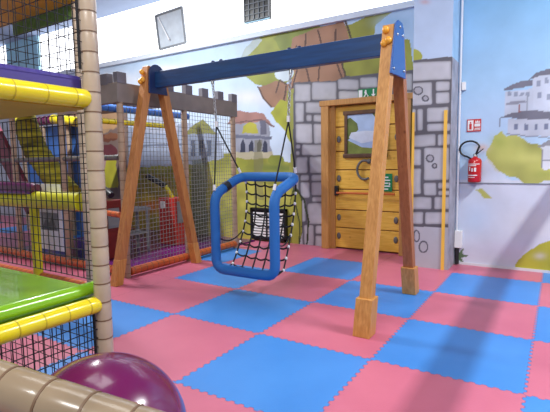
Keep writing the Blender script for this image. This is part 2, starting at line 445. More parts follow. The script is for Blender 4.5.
# play room at the far left of the mural: brick, blue and ochre shapes
W.poly([(-20, 100), (128, 100), (128, 260), (-20, 260)], (142, 118, 108))
W.poly([(0, 118), (30, 120), (34, 200), (0, 215)], (92, 118, 160))
W.poly([(24, 125), (52, 122), (60, 200), (30, 200)], (112, 92, 122))
W.poly([(38, 115), (62, 110), (64, 190), (50, 200)], (70, 98, 150))
W.poly([(64, 120), (84, 118), (86, 200), (66, 205)], (150, 128, 110))
W.poly([(70, 145), (80, 150), (86, 200), (72, 205)], (180, 168, 70))
W.ell(76, 120, 9, 7, (196, 150, 126)); W.ell(74, 132, 10, 6, (120, 74, 62))
W.poly([(100, 100), (118, 104), (118, 126), (104, 134), (98, 120)], (196, 156, 118)); W.line([(99, 104), (112, 103), (118, 110)], 2, (92, 62, 48))
W.ell(108, 124, 8, 5, (214, 168, 120)); W.ell(107, 138, 10, 4, (128, 74, 52)); W.ell(112, 136, 7, 3, (156, 100, 70))
W.ell(108, 152, 9, 8, (120, 56, 62)); W.ell(105, 163, 5, 6, (206, 160, 150)); W.poly([(106, 158), (116, 156), (118, 188), (104, 188)], (206, 196, 60))
# grass and hills
W.poly([(126, 168), (160, 160), (200, 156), (240, 152), (275, 158), (300, 166), (330, 170), (330, 262), (126, 262)], (150, 150, 62), var=.25)
W.poly([(126, 185), (150, 178), (190, 190), (240, 180), (300, 188), (300, 262), (126, 262)], (172, 166, 74), var=.3)
W.soft(215, 178, 26, 8, (196, 190, 110), .7); W.soft(265, 210, 26, 16, (190, 186, 96), .7); W.soft(225, 215, 20, 12, (120, 128, 62), .7)
W.poly([(128, 172), (165, 176), (185, 196), (180, 245), (128, 250)], (168, 150, 60), var=.4)
W.soft(150, 205, 16, 9, (222, 120, 40), .9); W.soft(146, 198, 10, 4, (230, 200, 60), .9)
W.soft(275, 168, 30, 5, (100, 118, 56), .8)
# left building behind the net
W.poly([(128, 128), (188, 124), (216, 128), (224, 158), (200, 164), (128, 168)], (158, 168, 190))
W.poly([(134, 118), (176, 118), (178, 132), (134, 134)], (180, 186, 204)); W.line([(128, 146), (224, 144)], 2, (112, 120, 140))
W.poly([(184, 134), (191, 127), (203, 119), (217, 134)], (128, 128, 70)); W.poly([(187, 134), (216, 134), (216, 160), (187, 162)], (136, 146, 168))
for x in (191, 199, 207): W.poly([(x, 140), (x+4, 140), (x+4, 156), (x, 156)], (76, 84, 104))
W.poly([(192, 160), (206, 158), (208, 240), (190, 240)], (92, 102, 92), .8)
# right building with arches
W.poly([(231, 121), (268, 121), (272, 156), (231, 160)], (150, 152, 166))
W.poly([(228, 124), (234, 110), (262, 113), (274, 127), (262, 122)], (158, 116, 108)); W.line([(228, 124), (246, 121), (262, 120), (274, 127)], 1.3, (110, 82, 84))
W.poly([(242, 133), (243, 126), (250, 121), (257, 125), (258, 133)], (170, 166, 62)); W.poly([(260, 121), (266, 121), (266, 134), (260, 134)], (98, 98, 116))
W.poly([(232, 134), (272, 136), (272, 139), (232, 138)], (104, 108, 128))
for x in (243, 251, 259, 265): W.poly([(x-2.3, 154), (x-2.3, 144), (x, 139), (x+2.3, 144), (x+2.3, 154)], (52, 56, 78))
W.poly([(231, 152), (272, 152), (274, 158), (231, 160)], (186, 178, 150)); W.ell(238, 163, 10, 5, (150, 152, 60)); W.ell(276, 160, 8, 5, (132, 140, 56))
W.poly([(254, 140), (262, 140), (264, 200), (254, 200)], (120, 116, 84), .55)
# big tree
W.poly([(238, 62), (246, 46), (258, 36), (276, 30), (300, 27), (312, 44), (300, 74), (276, 88), (256, 84), (240, 74)], (138, 144, 54), var=.2)
W.poly([(274, 38), (290, 28), (316, 24), (332, 30), (310, 52), (284, 56)], (120, 132, 52), var=.2)
W.ell(284, 72, 9, 9, (204, 218, 228)); W.ell(279, 86, 8, 3, (204, 218, 228))
W.poly([(258, 87), (268, 84), (276, 80), (288, 84), (294, 74), (290, 52), (292, 38), (310, 30), (344, 21), (352, 40), (344, 70), (346, 80), (310, 88), (296, 92), (284, 112), (271, 107), (264, 98)], (152, 112, 88), var=.18)
for ln in ([(258, 87), (264, 99), (271, 107)], [(276, 92), (280, 80), (286, 84)], [(318, 30), (322, 50), (318, 80)], [(306, 34), (304, 60), (310, 84)], [(336, 30), (334, 56), (342, 78)], [(296, 46), (298, 66), (292, 88)], [(286, 86), (284, 100), (290, 108)]):
    W.line(ln, 1.6, (84, 56, 48))
W.poly([(271, 112), (281, 99), (291, 104), (296, 120), (294, 150), (284, 130), (276, 122)], (160, 162, 50), var=.2)
W.poly([(286, 92), (294, 88), (294, 200), (289, 180), (291, 140)], (146, 148, 70), var=.2)
W.poly([(344, 78), (342, 60), (350, 40), (346, 26), (372, 13), (392, 12), (376, 24), (374, 34), (410, 40), (416, 78), (380, 84)], (142, 144, 58), var=.25)
W.line([(346, 22), (352, 40), (342, 62), (346, 80)], 2, (74, 58, 44)); W.soft(392, 22, 18, 8, (150, 186, 222), .9)
W.poly([(236, 20), (262, 40), (250, 55), (236, 60)], (178, 198, 222), .6)
# stone wall round the door
STONE = [(295, 84.6, 310.5, 101), (312, 82.3, 336, 99.5), (295.7, 102.8, 303.7, 121.8), (306, 102.4, 322, 112.6), (306.6, 115, 311.7, 121), (314, 115, 322, 121.3),
 (296, 124, 312, 143), (314, 124, 323, 143.5), (296, 145, 300, 148.7), (296, 151.6, 299.3, 155), (302, 145, 323, 155), (296.4, 157.4, 307.3, 173), (310, 157, 323, 173),
 (296, 175.2, 298.6, 196), (300.8, 175.2, 309, 180.7), (311.7, 175.2, 323, 181), (301, 182.7, 309.5, 197.6), (311.7, 182.7, 323, 195.4), (312.4, 197.3, 323, 201.7), (295.7, 200.5, 305.6, 221.3), (308, 203.4, 323, 223.8),
 (296, 225, 302.5, 247), (304.4, 225.3, 313.5, 249), (315.8, 225.7, 323, 233.7), (315.4, 236, 323, 249), (338, 79.6, 358.5, 89.3), (360.2, 77.6, 377, 87.2), (338.9, 91.3, 361.8, 99.5), (364, 89, 378, 99),
 (380, 75, 392, 85), (394, 73.6, 412, 90), (380, 87.5, 392, 99), (394, 92, 412, 101), (402, 104, 416, 122), (402, 125, 416, 142), (402, 145, 416, 168), (402, 171, 416, 196), (402, 199, 416, 220), (402, 223, 416, 252)]
W.poly([(293.3, 82.5), (336, 80.6), (345, 76.5), (380, 73), (420, 69), (420, 262), (293.3, 262)], (88, 86, 96), k=.3)
for q_ in STONE: W.block(*q_)
W.ell(296, 218, 7, 30, (150, 150, 60), ring=(64, 74, 36)); W.poly([(284, 205), (296, 205), (300, 245), (284, 248)], (160, 158, 66))
W.line([(296, 190), (304, 200), (309, 222), (307, 244)], 1.7, (50, 60, 40)); W.line([(299, 246), (300, 222), (294, 200)], 1.3, (60, 70, 40))
struct(W.build('wall_back', PM))
struct(MB().box(-14, -9.6, 3.85, 4.0, 0, 3.72).box(-9.6, -.4, 3.86, 4.0, 0, 3.72).build('wall_back_core', mat('mural_sky_plain', (176, 184, 200), .6)))

# right wall y = 3.55
Rw = Paint(3.55, -.086, 2.2, 0, 4.82, .0145)
Rw.grad(0, (130, 182, 222), 150, (178, 206, 234))
Rw.put(Rw.py > 180, (206, 212, 228)); Rw.soft(500, 120, 50, 25, (178, 196, 226), .5); Rw.soft(475, 215, 22, 22, (176, 200, 228), .7)
Rw.soft(530, 225, 30, 18, (222, 222, 228), .7); Rw.soft(470, 190, 16, 6, (190, 208, 226), .6); Rw.soft(500, 250, 40, 12, (206, 200, 222), .6)
Rw.poly([(485, 160), (490, 146), (494, 136), (500, 131), (506, 136), (512, 133), (530, 142), (560, 152), (560, 182), (522, 182), (508, 174), (496, 170)], (172, 174, 92), k=2.2, var=.3)
Rw.soft(500, 142, 10, 8, (150, 160, 70), .8); Rw.soft(530, 158, 20, 6, (206, 206, 120), .7); Rw.soft(545, 174, 14, 5, (160, 168, 80), .8)
Rw.poly([(474, 166), (486, 158), (500, 170), (514, 182), (464, 182)], (206, 212, 226), .7, k=2); Rw.soft(482, 148, 8, 5, (206, 178, 170), .8)
# painted houses on the hill
Rw.poly([(505, 92), (560, 84), (560, 116), (505, 116)], (186, 194, 212)); Rw.poly([(533, 78), (545, 70), (560, 66), (560, 112), (533, 108)], (192, 200, 218))
Rw.poly([(502, 90), (512, 84), (532, 80), (532, 85), (506, 91)], (108, 108, 124)); Rw.poly([(528, 80), (536, 73), (548, 69), (560, 66), (560, 74), (540, 76)], (108, 108, 124))
Rw.poly([(500, 117), (512, 113), (530, 110), (560, 112), (560, 119), (520, 119)], (108, 108, 124)); Rw.poly([(503, 104), (512, 101), (530, 101), (516, 105)], (138, 140, 156))
Rw.poly([(507, 119), (560, 119), (560, 138), (507, 134)], (184, 190, 206)); Rw.line([(507, 134), (560, 139)], 1.2, (130, 134, 150))
for x in (508, 514, 520, 526): Rw.poly([(x, 92), (x+3.6, 92), (x+3.6, 96), (x, 96)], (138, 146, 166))
for x in (514, 524, 534, 544): Rw.poly([(x, 124), (x+3.5, 124), (x+3.5, 130), (x, 130)], (110, 118, 144))
for x, y in ((537, 80), (545, 78), (538, 92), (547, 94)): Rw.poly([(x, y), (x+4, y), (x+4, y+6), (x, y+6)], (140, 148, 170))
Rw.poly([(519.5, 105), (521, 105), (521, 112), (519.5, 112)], (140, 70, 60)); Rw.line([(500, 118), (500, 128)], 1, (120, 124, 140)); Rw.line([(527, 92), (527, 110)], 1, (140, 146, 160))
Rw.poly([(541, 146), (560, 141), (560, 168), (543, 170)], (206, 210, 220)); Rw.poly([(538, 147), (550, 140), (560, 138), (560, 146)], (140, 140, 150)); Rw.line([(542, 150), (542, 170)], 1, (130, 132, 142)); Rw.line([(542, 160), (560, 160)], 1, (130, 132, 142))
Rw.poly([(476, 190), (482, 189), (492, 198), (484, 198)], (176, 176, 90)); Rw.poly([(515, 266), (524, 254), (540, 244), (560, 238), (560, 276), (515, 272)], (176, 172, 56), var=.2); Rw.soft(540, 256, 7, 4, (206, 200, 190), .7)
Rw.poly([(456, 262), (458, 256), (454, 250), (459, 253), (463, 249), (462, 254), (468, 255), (462, 258), (463, 264), (459, 260)], (92, 118, 84))
struct(Rw.build('wall_right', PM))
struct(MB().box(-.13, 2.2, 3.56, 3.75, 0, 4.82).box(2.2, 4.5, 3.55, 3.75, 0, 4.82).build('wall_right_core', mat('wall_right_plain', (168, 190, 222), .6)))
# seam batten, skirting and conduit on the right wall
struct(MB().box(-.1, 4.4, 3.542, 3.55, 1.132, 1.146).build('trim_1', mat('seam_grey', (120, 128, 140), .6)))
struct(MB().box(-.1, 4.4, 3.535, 3.55, 0, .035).build('baseboard_right', MT['trimw']))

# pillar in front of the corner: painted front face + plain sides
P_ = Paint(3.10, -.575, -.085, 0, 4.82, .008)
P_.put(P_.Z > -1, (176, 194, 222), 1)
P_.ell(413, 57, 9, 8, (160, 164, 66)); P_.soft(425, 2, 6, 3, (190, 150, 160), .8)
P_.put(P_.py > 60.5-(P_.px-411)*.10, (88, 85, 94))
for q_ in ((410.5, 63, 451, 81), (410.5, 83.5, 431.8, 105.5), (436, 82, 449.3, 91), (436, 93, 449, 103.5), (427.3, 108, 448, 122), (417.6, 109, 422.8, 130.5), (408, 109.3, 415.7, 132),
           (427.3, 124.4, 450, 131.5), (411, 135.5, 435.4, 147), (438, 134.6, 450, 145.5), (408, 149.4, 420.7, 165), (424.2, 148, 449, 180), (408, 168.6, 420.7, 194), (424, 183, 436, 195),
           (438.4, 183, 450, 188.5), (438.4, 191, 450, 195), (408, 197.3, 431.3, 209), (434.5, 197, 450, 209), (408, 212.3, 423, 223.6), (425.4, 212.3, 450, 224)):
    P_.block(*q_, sk=-.05 if q_[1] < 140 else 0)
for cx, cy, rx, ry in ((418.2, 90.8, 5.2, 4.6), (425.4, 98.6, 3.6, 3.3), (430, 158.5, 4.2, 4.2), (434.6, 166, 2.9, 2.9)):
    P_.ell(cx, cy, rx, ry, (86, 84, 94), k=.2); P_.ell(cx+.2, cy-.2, rx-1.5, ry-1.4, (158, 156, 166), k=.2)
P_.put(P_.py > 226.5+(P_.px-411)*.03, (176, 176, 186), 1, .03)
for cx, cy, rx, ry in ((416.5, 236, 3.8, 6.2), (423.5, 246.7, 5, 6.2)): P_.ell(cx, cy, rx, ry, (92, 92, 102), k=.2); P_.ell(cx, cy, rx-1.5, ry-1.5, (174, 174, 184), k=.2)
struct(P_.build('wall_pillar_front', PM))
struct(MB().box(-.575, -.086, 3.101, 3.85, 0, 4.82).build('wall_pillar', mat('pillar_pale_blue', (160, 196, 226), .6)))
MBs = MB().box(-.088, -.079, 3.101, 3.5, .0, 2.76)
struct(MBs.build('trim_2', mat('pillar_side_grey', (160, 160, 172), .6, .2, 5)))
struct(MB().box(-.166, -.126, 3.08, 3.098, 0, 2.1).build('trim_3', MT['yellowstrip']))
struct(MB().box(-.59, -.545, 3.083, 3.098, 0, 2.1).box(-.59, -.577, 3.083, 3.14, 0, 2.1).build('trim_4', MT['yellowstrip']))

# ceiling, clerestory glazing, pillar between panes
struct(MB().box(-14, 4.5, -3.4, 4.2, 4.82, 4.95).build('ceiling', MT['ceil']))
struct(MB().box(-14, -.4, 3.78, 4.0, 3.70, 3.79).build('trim_5', MT['sill']))
struct(MB().box(-10.45, -.575, 3.86, 3.90, 3.79, 4.82).build('window_1', MT['daylight']))
struct(MB().box(-14, -11.98, 3.86, 3.90, 3.79, 4.82).build('window_2', MT['daylight']))
struct(MB().box(-11.98, -10.45, 3.80, 3.95, 3.79, 4.82).build('trim_6', MT['cyan']))
struct(MB().box(-14.0, -.575, 3.955, 4.02, 3.70, 4.82).build('wall_upper_back', MT['sill']))

# opened hopper pane and dark vent in the clerestory
t = empty('hopper_window', (-5.6, 3.8, 3.79), 'pale grey pane tilted open high in the white window band', 'window pane')
MB().hexa([(-5.98, 3.78, 3.83), (-5.27, 3.78, 3.86), (-5.27, 3.80, 3.86), (-5.98, 3.80, 3.83), (-5.98, 3.70, 4.46), (-5.27, 3.70, 4.50), (-5.27, 3.72, 4.50), (-5.98, 3.72, 4.46)]).build('pane', mat('pane_grey', (186, 196, 206), .3), t)
f = MB()
for a, b_ in (((-5.98, 3.77, 3.82), (-5.25, 3.77, 3.85)), ((-5.98, 3.69, 4.47), (-5.25, 3.69, 4.51)), ((-5.98, 3.77, 3.82), (-5.98, 3.69, 4.47)), ((-5.25, 3.77, 3.85), (-5.25, 3.69, 4.51))): f.beam(a, b_, .035, .035, ref=(0, 1, 0))
f.build('pane_frame', MT['greybox'], t)
MB().tube([(-5.9, 3.68, 4.42), (-5.66, 3.73, 3.96)], .014, 6).build('stay_rod', MT['white'], t)
t = empty('window_vent', (-3.55, 3.8, 3.9), 'dark gridded vent opening high in the white window band', 'vent')
MB().box(-3.83, -3.28, 3.79, 3.86, 3.98, 4.72).build('vent_box', MT['black'], t)
g = MB()
for i in range(6): g.box(-3.82+i*.105, -3.808+i*.105, 3.77, 3.79, 4.0, 4.72)
for i in range(8): g.box(-3.83, -3.28, 3.77, 3.79, 4.0+i*.095, 4.012+i*.095)
g.build('grid', MT['greybox'], t)
MB().hexa([(-3.84, 3.6, 3.90), (-3.27, 3.6, 3.90), (-3.27, 3.78, 3.97), (-3.84, 3.78, 3.97), (-3.84, 3.6, 3.915), (-3.27, 3.6, 3.915), (-3.27, 3.78, 3.985), (-3.84, 3.78, 3.985)]).build('vent_flap', MT['cyan'], t)

# ------------------------------------------------------------------ door
def door():
    D = MB(); y0, y1 = 3.80, 3.85
    zs = [0.02, .36, .66, 1.00, 1.32, 1.62, 2.02, 2.36]
    for i in range(7): D.box(-2.04, -.93, y0+.006*(i % 2), y1-.004, zs[i]+.008, zs[i+1]-.008, 0)
    D.box(-2.03, -.92, 3.825, y1-.002, .01, 2.38, 1)
    pl = wood('door_plank', (206, 156, 52), (226, 180, 78), .3)
    for e in pl.node_tree.nodes:
        if e.type == 'MAPPING' and abs(e.inputs['Scale'].default_value[2]-1.1) < 1e-3: e.inputs['Scale'].default_value = (1.3, 16, 14)
    d = struct(D.build('door_1', [pl, mat('plank_gap', (130, 86, 34), .6)], bevel=.006))
    f = MB()
    f.box(-2.235, -2.105, 3.68, 3.85, 0, 2.37).box(-.92, -.76, 3.68, 3.85, 0, 2.37).box(-2.26, -.72, 3.67, 3.85, 2.36, 2.45)
    f.build('door_frame', MT['frame'], d, bevel=.008)
    MB().box(-2.105, -2.02, 3.76, 3.85, 0, 2.36).build('door_stop', MT['frame'], d)
    k = MB()
    for z in (.22, .53, 1.18, 1.82):
        for x in (-1.965, -1.0): k.ell((x, 3.797, z), (.036, .012, .055), 14, 8)
    k.build('door_nail', MT['iron'], d)
    MB().box(-2.02, -1.96, 3.735, 3.80, .90, 1.06).build('latch_box', MT['black'], d, bevel=.006)
    MB().tube([(-1.97, 3.72, .945), (-1.00, 3.72, .945)], .018, 10).build('push_bar', MT['brownbar'], d)
    h = MB(); c = (-1.50, 3.755, 1.32)
    h.tube([(c[0]+.125*math.cos(a), c[1], c[2]+.15*math.sin(a)) for a in [math.radians(55+i*13) for i in range(20)]], .02, 8)
    h.ell((c[0]+.07, c[1]+.015, c[2]+.135), (.04, .03, .04), 12, 8)
    h.build('ring_handle', MT['iron'], d)
    # framed landscape on the door
    p = MB()
    p.box(-1.80, -1.745, 3.765, 3.795, 1.60, 2.30).box(-1.155, -1.10, 3.765, 3.795, 1.60, 2.30).box(-1.82, -1.08, 3.76, 3.795, 2.26, 2.325).box(-1.82, -1.08, 3.76, 3.795, 1.575, 1.64)
    p.v = [(x-.06, y, z-.06) for x, y, z in p.v]; pf = p.build('picture_frame', MT['picframe'], d, bevel=.012)
    c_ = MB(); c_.box(-1.75, -1.15, 3.784, 3.794, 1.63, 2.27, 0)
    def pl_(pts, mi, k): c_.prism(pts, 'y', 3.784-.001*k, 3.7845-.001*k, mi)
    pl_([(-1.745, 1.63), (-1.155, 1.63), (-1.155, 1.78), (-1.3, 1.72), (-1.5, 1.74), (-1.745, 1.86)], 1, 1)
    pl_([(-1.745, 1.86), (-1.66, 1.92), (-1.56, 2.02), (-1.58, 2.12), (-1.70, 2.22), (-1.745, 2.2)], 2, 2)
    pl_([(-1.33, 2.26), (-1.155, 2.26), (-1.155, 2.10), (-1.24, 2.14)], 2, 2)
    pl_([(-1.72, 1.90), (-1.5, 1.80), (-1.25, 1.84), (-1.2, 1.98), (-1.45, 2.0), (-1.68, 1.98)], 3, 3)
    c_.v = [(x-.06, y, z-.06) for x, y, z in c_.v]
    c_.build('canvas', [mat('painted_sky', (168, 190, 222), .5), mat('painted_grass', (128, 140, 62), .5, .2), mat('painted_leaf', (98, 112, 48), .5, .2), mat('painted_lake', (206, 214, 230), .5, .1)], pf)
door()
# green signs
def sh(mb, dx_, dz_):
    mb.v = [(x+dx_, y, z+dz_) for x, y, z in mb.v]; return mb
t = empty('exit_sign', (-1.57, 3.83, 2.49), 'small green emergency exit sign with running man above the door', 'sign')
MB().box(-1.59, -1.26, 3.695, 3.715, 2.42, 2.575).build('plate', MT['signgreen'], t)
g = MB(); y0, y1 = 3.690, 3.6955
g.box(-1.69, -1.63, y0, y1, 2.46, 2.585)                                    # doorway
g.disc((-1.575, y0, 2.57), .012, 'y', .005); g.prism([(-1.60, 2.555), (-1.565, 2.56), (-1.555, 2.52), (-1.585, 2.515)], 'y', y0, y1)
g.prism([(-1.585, 2.52), (-1.565, 2.52), (-1.60, 2.465), (-1.615, 2.47)], 'y', y0, y1); g.prism([(-1.565, 2.52), (-1.555, 2.52), (-1.53, 2.49), (-1.545, 2.46), (-1.555, 2.465), (-1.545, 2.49)], 'y', y0, y1)
g.prism([(-1.46, 2.585), (-1.44, 2.585), (-1.44, 2.51), (-1.415, 2.51), (-1.45, 2.465), (-1.485, 2.51), (-1.46, 2.51)], 'y', y0, y1)
sh(g, .11, -.025).build('pictogram', MT['silver'], t)
t = empty('door_notice', (-1.24, 3.79, 1.1), 'green push notice with white lines on the yellow door', 'sign')
MB().box(-1.27, -1.06, 3.778, 3.789, .98, 1.26).build('plate', MT['signgreen'], t)
g = MB()
for i in range(5): g.box(-1.30, -1.30+.13+.03*(i % 2), 3.774, 3.778, 1.04+i*.046, 1.058+i*.046)
g.prism([(-1.16, 1.10), (-1.135, 1.13), (-1.16, 1.16)], 'y', 3.774, 3.778)
sh(g, .05, -.03).build('pictogram', MT['silver'], t)

# slatted black vent low on the mural
t = empty('wall_vent', (-3.40, 3.84, .03), 'black-framed wall vent with white slats low on the painted wall', 'vent')
f = MB(); x0, x1, z0, z1, y0, y1 = -3.76, -2.99, .03, .62, 3.76, 3.845
f.box(x0, x1, y0+.05, y1, z0, z1).box(x0, x0+.035, y0, y1, z0, z1).box(x1-.035, x1, y0, y1, z0, z1).box(x0, x1, y0, y1, z0, z0+.04).box(x0, x1, y0, y1, z1-.04, z1).box(-3.41, -3.39, y0, y1, z0, z1)
f.build('vent_frame', MT['black'], t)
for i in range(9): MB().box(x0+.05, x1-.05, 3.785, 3.80, z0+.06+i*.052, z0+.093+i*.052).build('slat', MT['white'], t)

# ------------------------------------------------------------------ fire extinguisher, its sign, junction box, cable
ex, ey = .165, 3.45
t = empty('fire_extinguisher', (ex, ey, 1.15), 'red fire extinguisher with black hose hung on the blue wall', 'fire extinguisher')
MB().lathe([(.001, 1.155), (.074, 1.158), (.084, 1.175), (.084, 1.44), (.072, 1.47), (.035, 1.485), (.022, 1.50), (.001, 1.50)], (ex, ey, 0), 24).build('cylinder', MT['red'], t)
g = MB()
def wrap(z0, z1, a0, a1, rr=.0852, mi=0):
    n_ = 6; vs = []; 
    for k in range(n_+1):
        a = math.radians(a0+(a1-a0)*k/n_); vs += [(ex+rr*math.cos(a), ey+rr*math.sin(a), z0), (ex+rr*math.cos(a), ey+rr*math.sin(a), z1)]
    g.add(vs, [(2*k, 2*k+2, 2*k+3, 2*k+1) for k in range(n_)], mi)
wrap(1.395, 1.405, 200, 320); wrap(1.375, 1.385, 215, 290); wrap(1.31, 1.365, 225, 238); wrap(1.30, 1.345, 250, 262); wrap(1.30, 1.352, 272, 290); wrap(1.245, 1.258, 210, 300); wrap(1.22, 1.228, 215, 280)
g.build('label_marks', MT['silver'], t)
MB().lathe([(.02, 1.50), (.024, 1.53), (.012, 1.54), (.001, 1.54)], (ex, ey, 0), 12).build('valve', MT['steel'], t)
MB().beam((ex+.02, ey, 1.53), (ex+.10, ey-.01, 1.60), .02, .012, ref=(0, 1, 0)).beam((ex+.01, ey, 1.545), (ex+.06, ey-.01, 1.63), .018, .010, ref=(0, 1, 0)).build('lever', MT['black'], t)
c = (ex-.065, ey-.02, 1.60)
MB().tube([(ex+.01, ey-.01, 1.525)]+[(c[0]+.125*math.cos(a), c[1], c[2]+.105*math.sin(a)) for a in [math.radians(20+i*14) for i in range(18)]]+[(ex-.045, ey-.05, 1.47)], .013, 8).build('hose', MT['black'], t)
MB().box(ex-.02, ex+.02, ey+.06, 3.55, 1.38, 1.52).build('bracket', MT['steel'], t)
MB().box(ex-.03, ex+.03, ey+.06, 3.55, 1.18, 1.21).build('bracket', MT['steel'], t)
t = empty('extinguisher_sign', (.13, 3.545, 1.82), 'red square fire sign with white pictogram above the extinguisher', 'sign')
MB().box(.04, .215, 3.538, 3.547, 1.835, 2.0).build('plate', MT['signred'], t)
g = MB(); y0, y1 = 3.534, 3.538
g.box(.05, .12, y0, y1, 1.85, 1.985); g.box(.135, .205, y0, y1, 1.90, 1.94)
for i in range(5): g.prism([(.135+i*.015, 1.85), (.142+i*.015, 1.85), (.148+i*.015, 1.885), (.14+i*.015, 1.885)], 'y', y0, y1)
g.prism([(.14, 1.95), (.15, 1.985), (.16, 1.96), (.175, 1.988), (.185, 1.955), (.2, 1.98), (.202, 1.95)], 'y', y0, y1)
g.build('pictogram', MT['silver'], t)
MB().box(.07, .10, 3.531, 3.5345, 1.865, 1.94).box(.078, .092, 3.531, 3.5345, 1.945, 1.965).build('cylinder_mark', MT['signred'], t)
t = empty('cable_conduit', (-.06, 3.53, .3), 'white conduit with junction boxes running down the wall corner', 'conduit')
MB().tube([(-.055, 3.515, .45), (-.055, 3.515, 4.8)], .016, 8).build('pipe', MT['trimw'], t)
MB().box(-.075, .02, 3.47, 3.549, .24, .48).build('junction_box', MT['white'], t, bevel=.006)
MB().box(-.035, .015, 3.50, 3.549, 2.39, 2.50).build('junction_box', MT['white'], t, bevel=.006)
tag(MB().tube([(-.04, 3.50, .235), (-.045, 3.50, .12), (-.035, 3.49, .012)], .028, 8).build('cable_bundle', MT['black']), 'short black cable hanging from the white junction box to the floor', 'cable')

# ------------------------------------------------------------------ swing frame
t = empty('swing_stand', (-1.78, 1.13, 0), 'pine A-frame swing stand with a long blue top beam', 'swing frame')
MB().box(-3.44, -.155, 1.085, 1.175, 2.435, 2.635).build('beam', MT['bluepaint'], t, bevel=.006)
def leg(x, yf, yt, zt, wm, hb=.31, fw_=.148):
    a = Vector((x, yf, 0)); b_ = Vector((x, yt, zt)); d = (b_-a)/zt
    MB().beam(a+d*.02, b_, .105, .105, cut=True).build('leg', wm, t, bevel=.005)
    fb = MB().beam(a, a+d*hb, fw_, fw_, cut=True); o = fb.build('foot_block', MT['wood'], t, bevel=.005)
leg(-.215, .42, 1.03, 2.67, MT['wood']); leg(-.215, 1.83, 1.24, 2.62, MT['wood2'])
leg(-3.37, .40, 1.05, 2.70, MT['wood3'], fw_=.112); leg(-3.37, 1.83, 1.24, 2.62, MT['wood3'], fw_=.112)
plt = [(.84, 2.22), (1.28, 2.23), (1.20, 2.66), (1.15, 2.71), (1.03, 2.71), (.97, 2.67)]
MB().prism(plt, 'x', -.158, -.140).build('end_plate', MT['blueplate'], t, bevel=.004)
rp = [(.98, 2.36), (1.30, 2.36)]+[(1.12+.13*math.cos(math.radians(a)), 2.60+.13*math.sin(math.radians(a))) for a in range(0, 200, 20)]
MB().prism(rp, 'x', -3.315, -3.297).build('end_plate', MT['navy'], t, bevel=.004)
for yy, zz in ((1.08, 2.66), (.91, 2.27), (1.21, 2.29), (1.16, 2.6), (1.0, 2.58)):
    MB().ell((-.138, yy, zz), (.008, .014, .014), 10, 6).build('bolt', MT['steel'], t)
for x in (-.215, -3.37):
    for dx_, z in ((-.015, 2.62), (.018, 2.52), (-.02, 2.50)):
        yl = 1.03-(2.70-z)*(.61/2.70)-.05
        MB().ell((x+dx_, yl-.012, z), (.032, .032, .034), 14, 8).build('bolt_cap', MT['knob'], t)
for x in (-2.37, -2.25, -1.33, -1.21)[:4]:
    MB().ell((x, 1.13, 2.64), (.028, .028, .022), 10, 6).build('eye_bolt', MT['navy'], t)

# ------------------------------------------------------------------ swing seat
t = empty('net_swing', (-1.8, 1.13, .19), 'blue rope-wrapped swing seat with black cargo net hanging on chains', 'swing')
XL, XR = -2.21, -1.40
def rounded(pts, r, n_=5):
    out = []; N = len(pts)
    for i in range(N):
        p = Vector(pts[i]); a = Vector(pts[i-1]); b_ = Vector(pts[(i+1) % N])
        da = (a-p).normalized(); db = (b_-p).normalized(); rr = min(r, (a-p).length*.45, (b_-p).length*.45)
        for k in range(n_+1):
            s_ = k/n_; q0 = p+da*rr*(1-s_); q1 = p+db*rr*s_
            out.append((p+da*rr)*(1-s_)**2+p*2*s_*(1-s_)+(p+db*rr)*s_**2)
    return out
fr = rounded([(XL, .90, .24), (XL, .90, 1.10), (XL, 1.40, 1.29), (XR, 1.40, 1.29), (XR, .90, 1.12), (XR, .90, .24)], .13)
MB().tube(fr, .056, 14, closed=True).build('frame', MT['rope_blue'], t)
a, b_ = Vector((XL, 1.07, 1.165)), Vector((XL, 1.15, 1.195))
MB().tube([a, b_], .060, 14).build('label_band', MT['black'], t)
def netpt(u, v):   # v 0 top .. 1 bottom
    x = -2.13+(-1.42+2.13)*u + .06*math.sin(v*math.pi)*(1 if u < .5 else -1)*abs(u-.5)*0-.035*math.sin(v*math.pi)*u-.01*v
    y = 1.40-.28*v**1.3+.10*math.sin(v*math.pi); z = 1.26-1.0*v
    return Vector((x, y, z-.035*math.sin(u*math.pi)))
nb_ = MB(); bead = MB()
NU, NV = 5, 8
for i in range(NU+1): nb_.tube([netpt(i/NU, k/24) for k in range(25)], .0105, 6)
for j in range(NV+1):
    pts = []
    for k in range(NU*4+1):
        u = k/(NU*4); p = netpt(u, (j+.3)/(NV+.3)); f_ = (u*NU) % 1; p.z -= .022*math.sin(f_*math.pi); pts.append(p)
    nb_.tube(pts, .0105, 6)
    for u in (0, 1):
        p = netpt(u, (j+.3)/(NV+.3)); MB().ell(p, (.017, .017, .022), 8, 6).build('net_bead', MT['white'], t)
for i in range(NU+1):
    p = netpt(i/NU, 1); nb_.tube([p, (p.x, 1.0, .235), (p.x, .95, .25)], .008, 6)
nb_.build('cargo_net', MT['blackcord'], t)
for xs_, sg in ((XL, 1), (XR, -1)):   # tie cords from the uprights to the net
    q0 = Vector((xs_, .90, .62)); q1 = netpt(0 if sg > 0 else 1, .62)
    MB().tube([q0+(q1-q0)*(k/10)+Vector((0, 0, -.09*math.sin(k/10*math.pi))) for k in range(11)], .008, 6).build('tie_cord', MT['blackcord'], t)
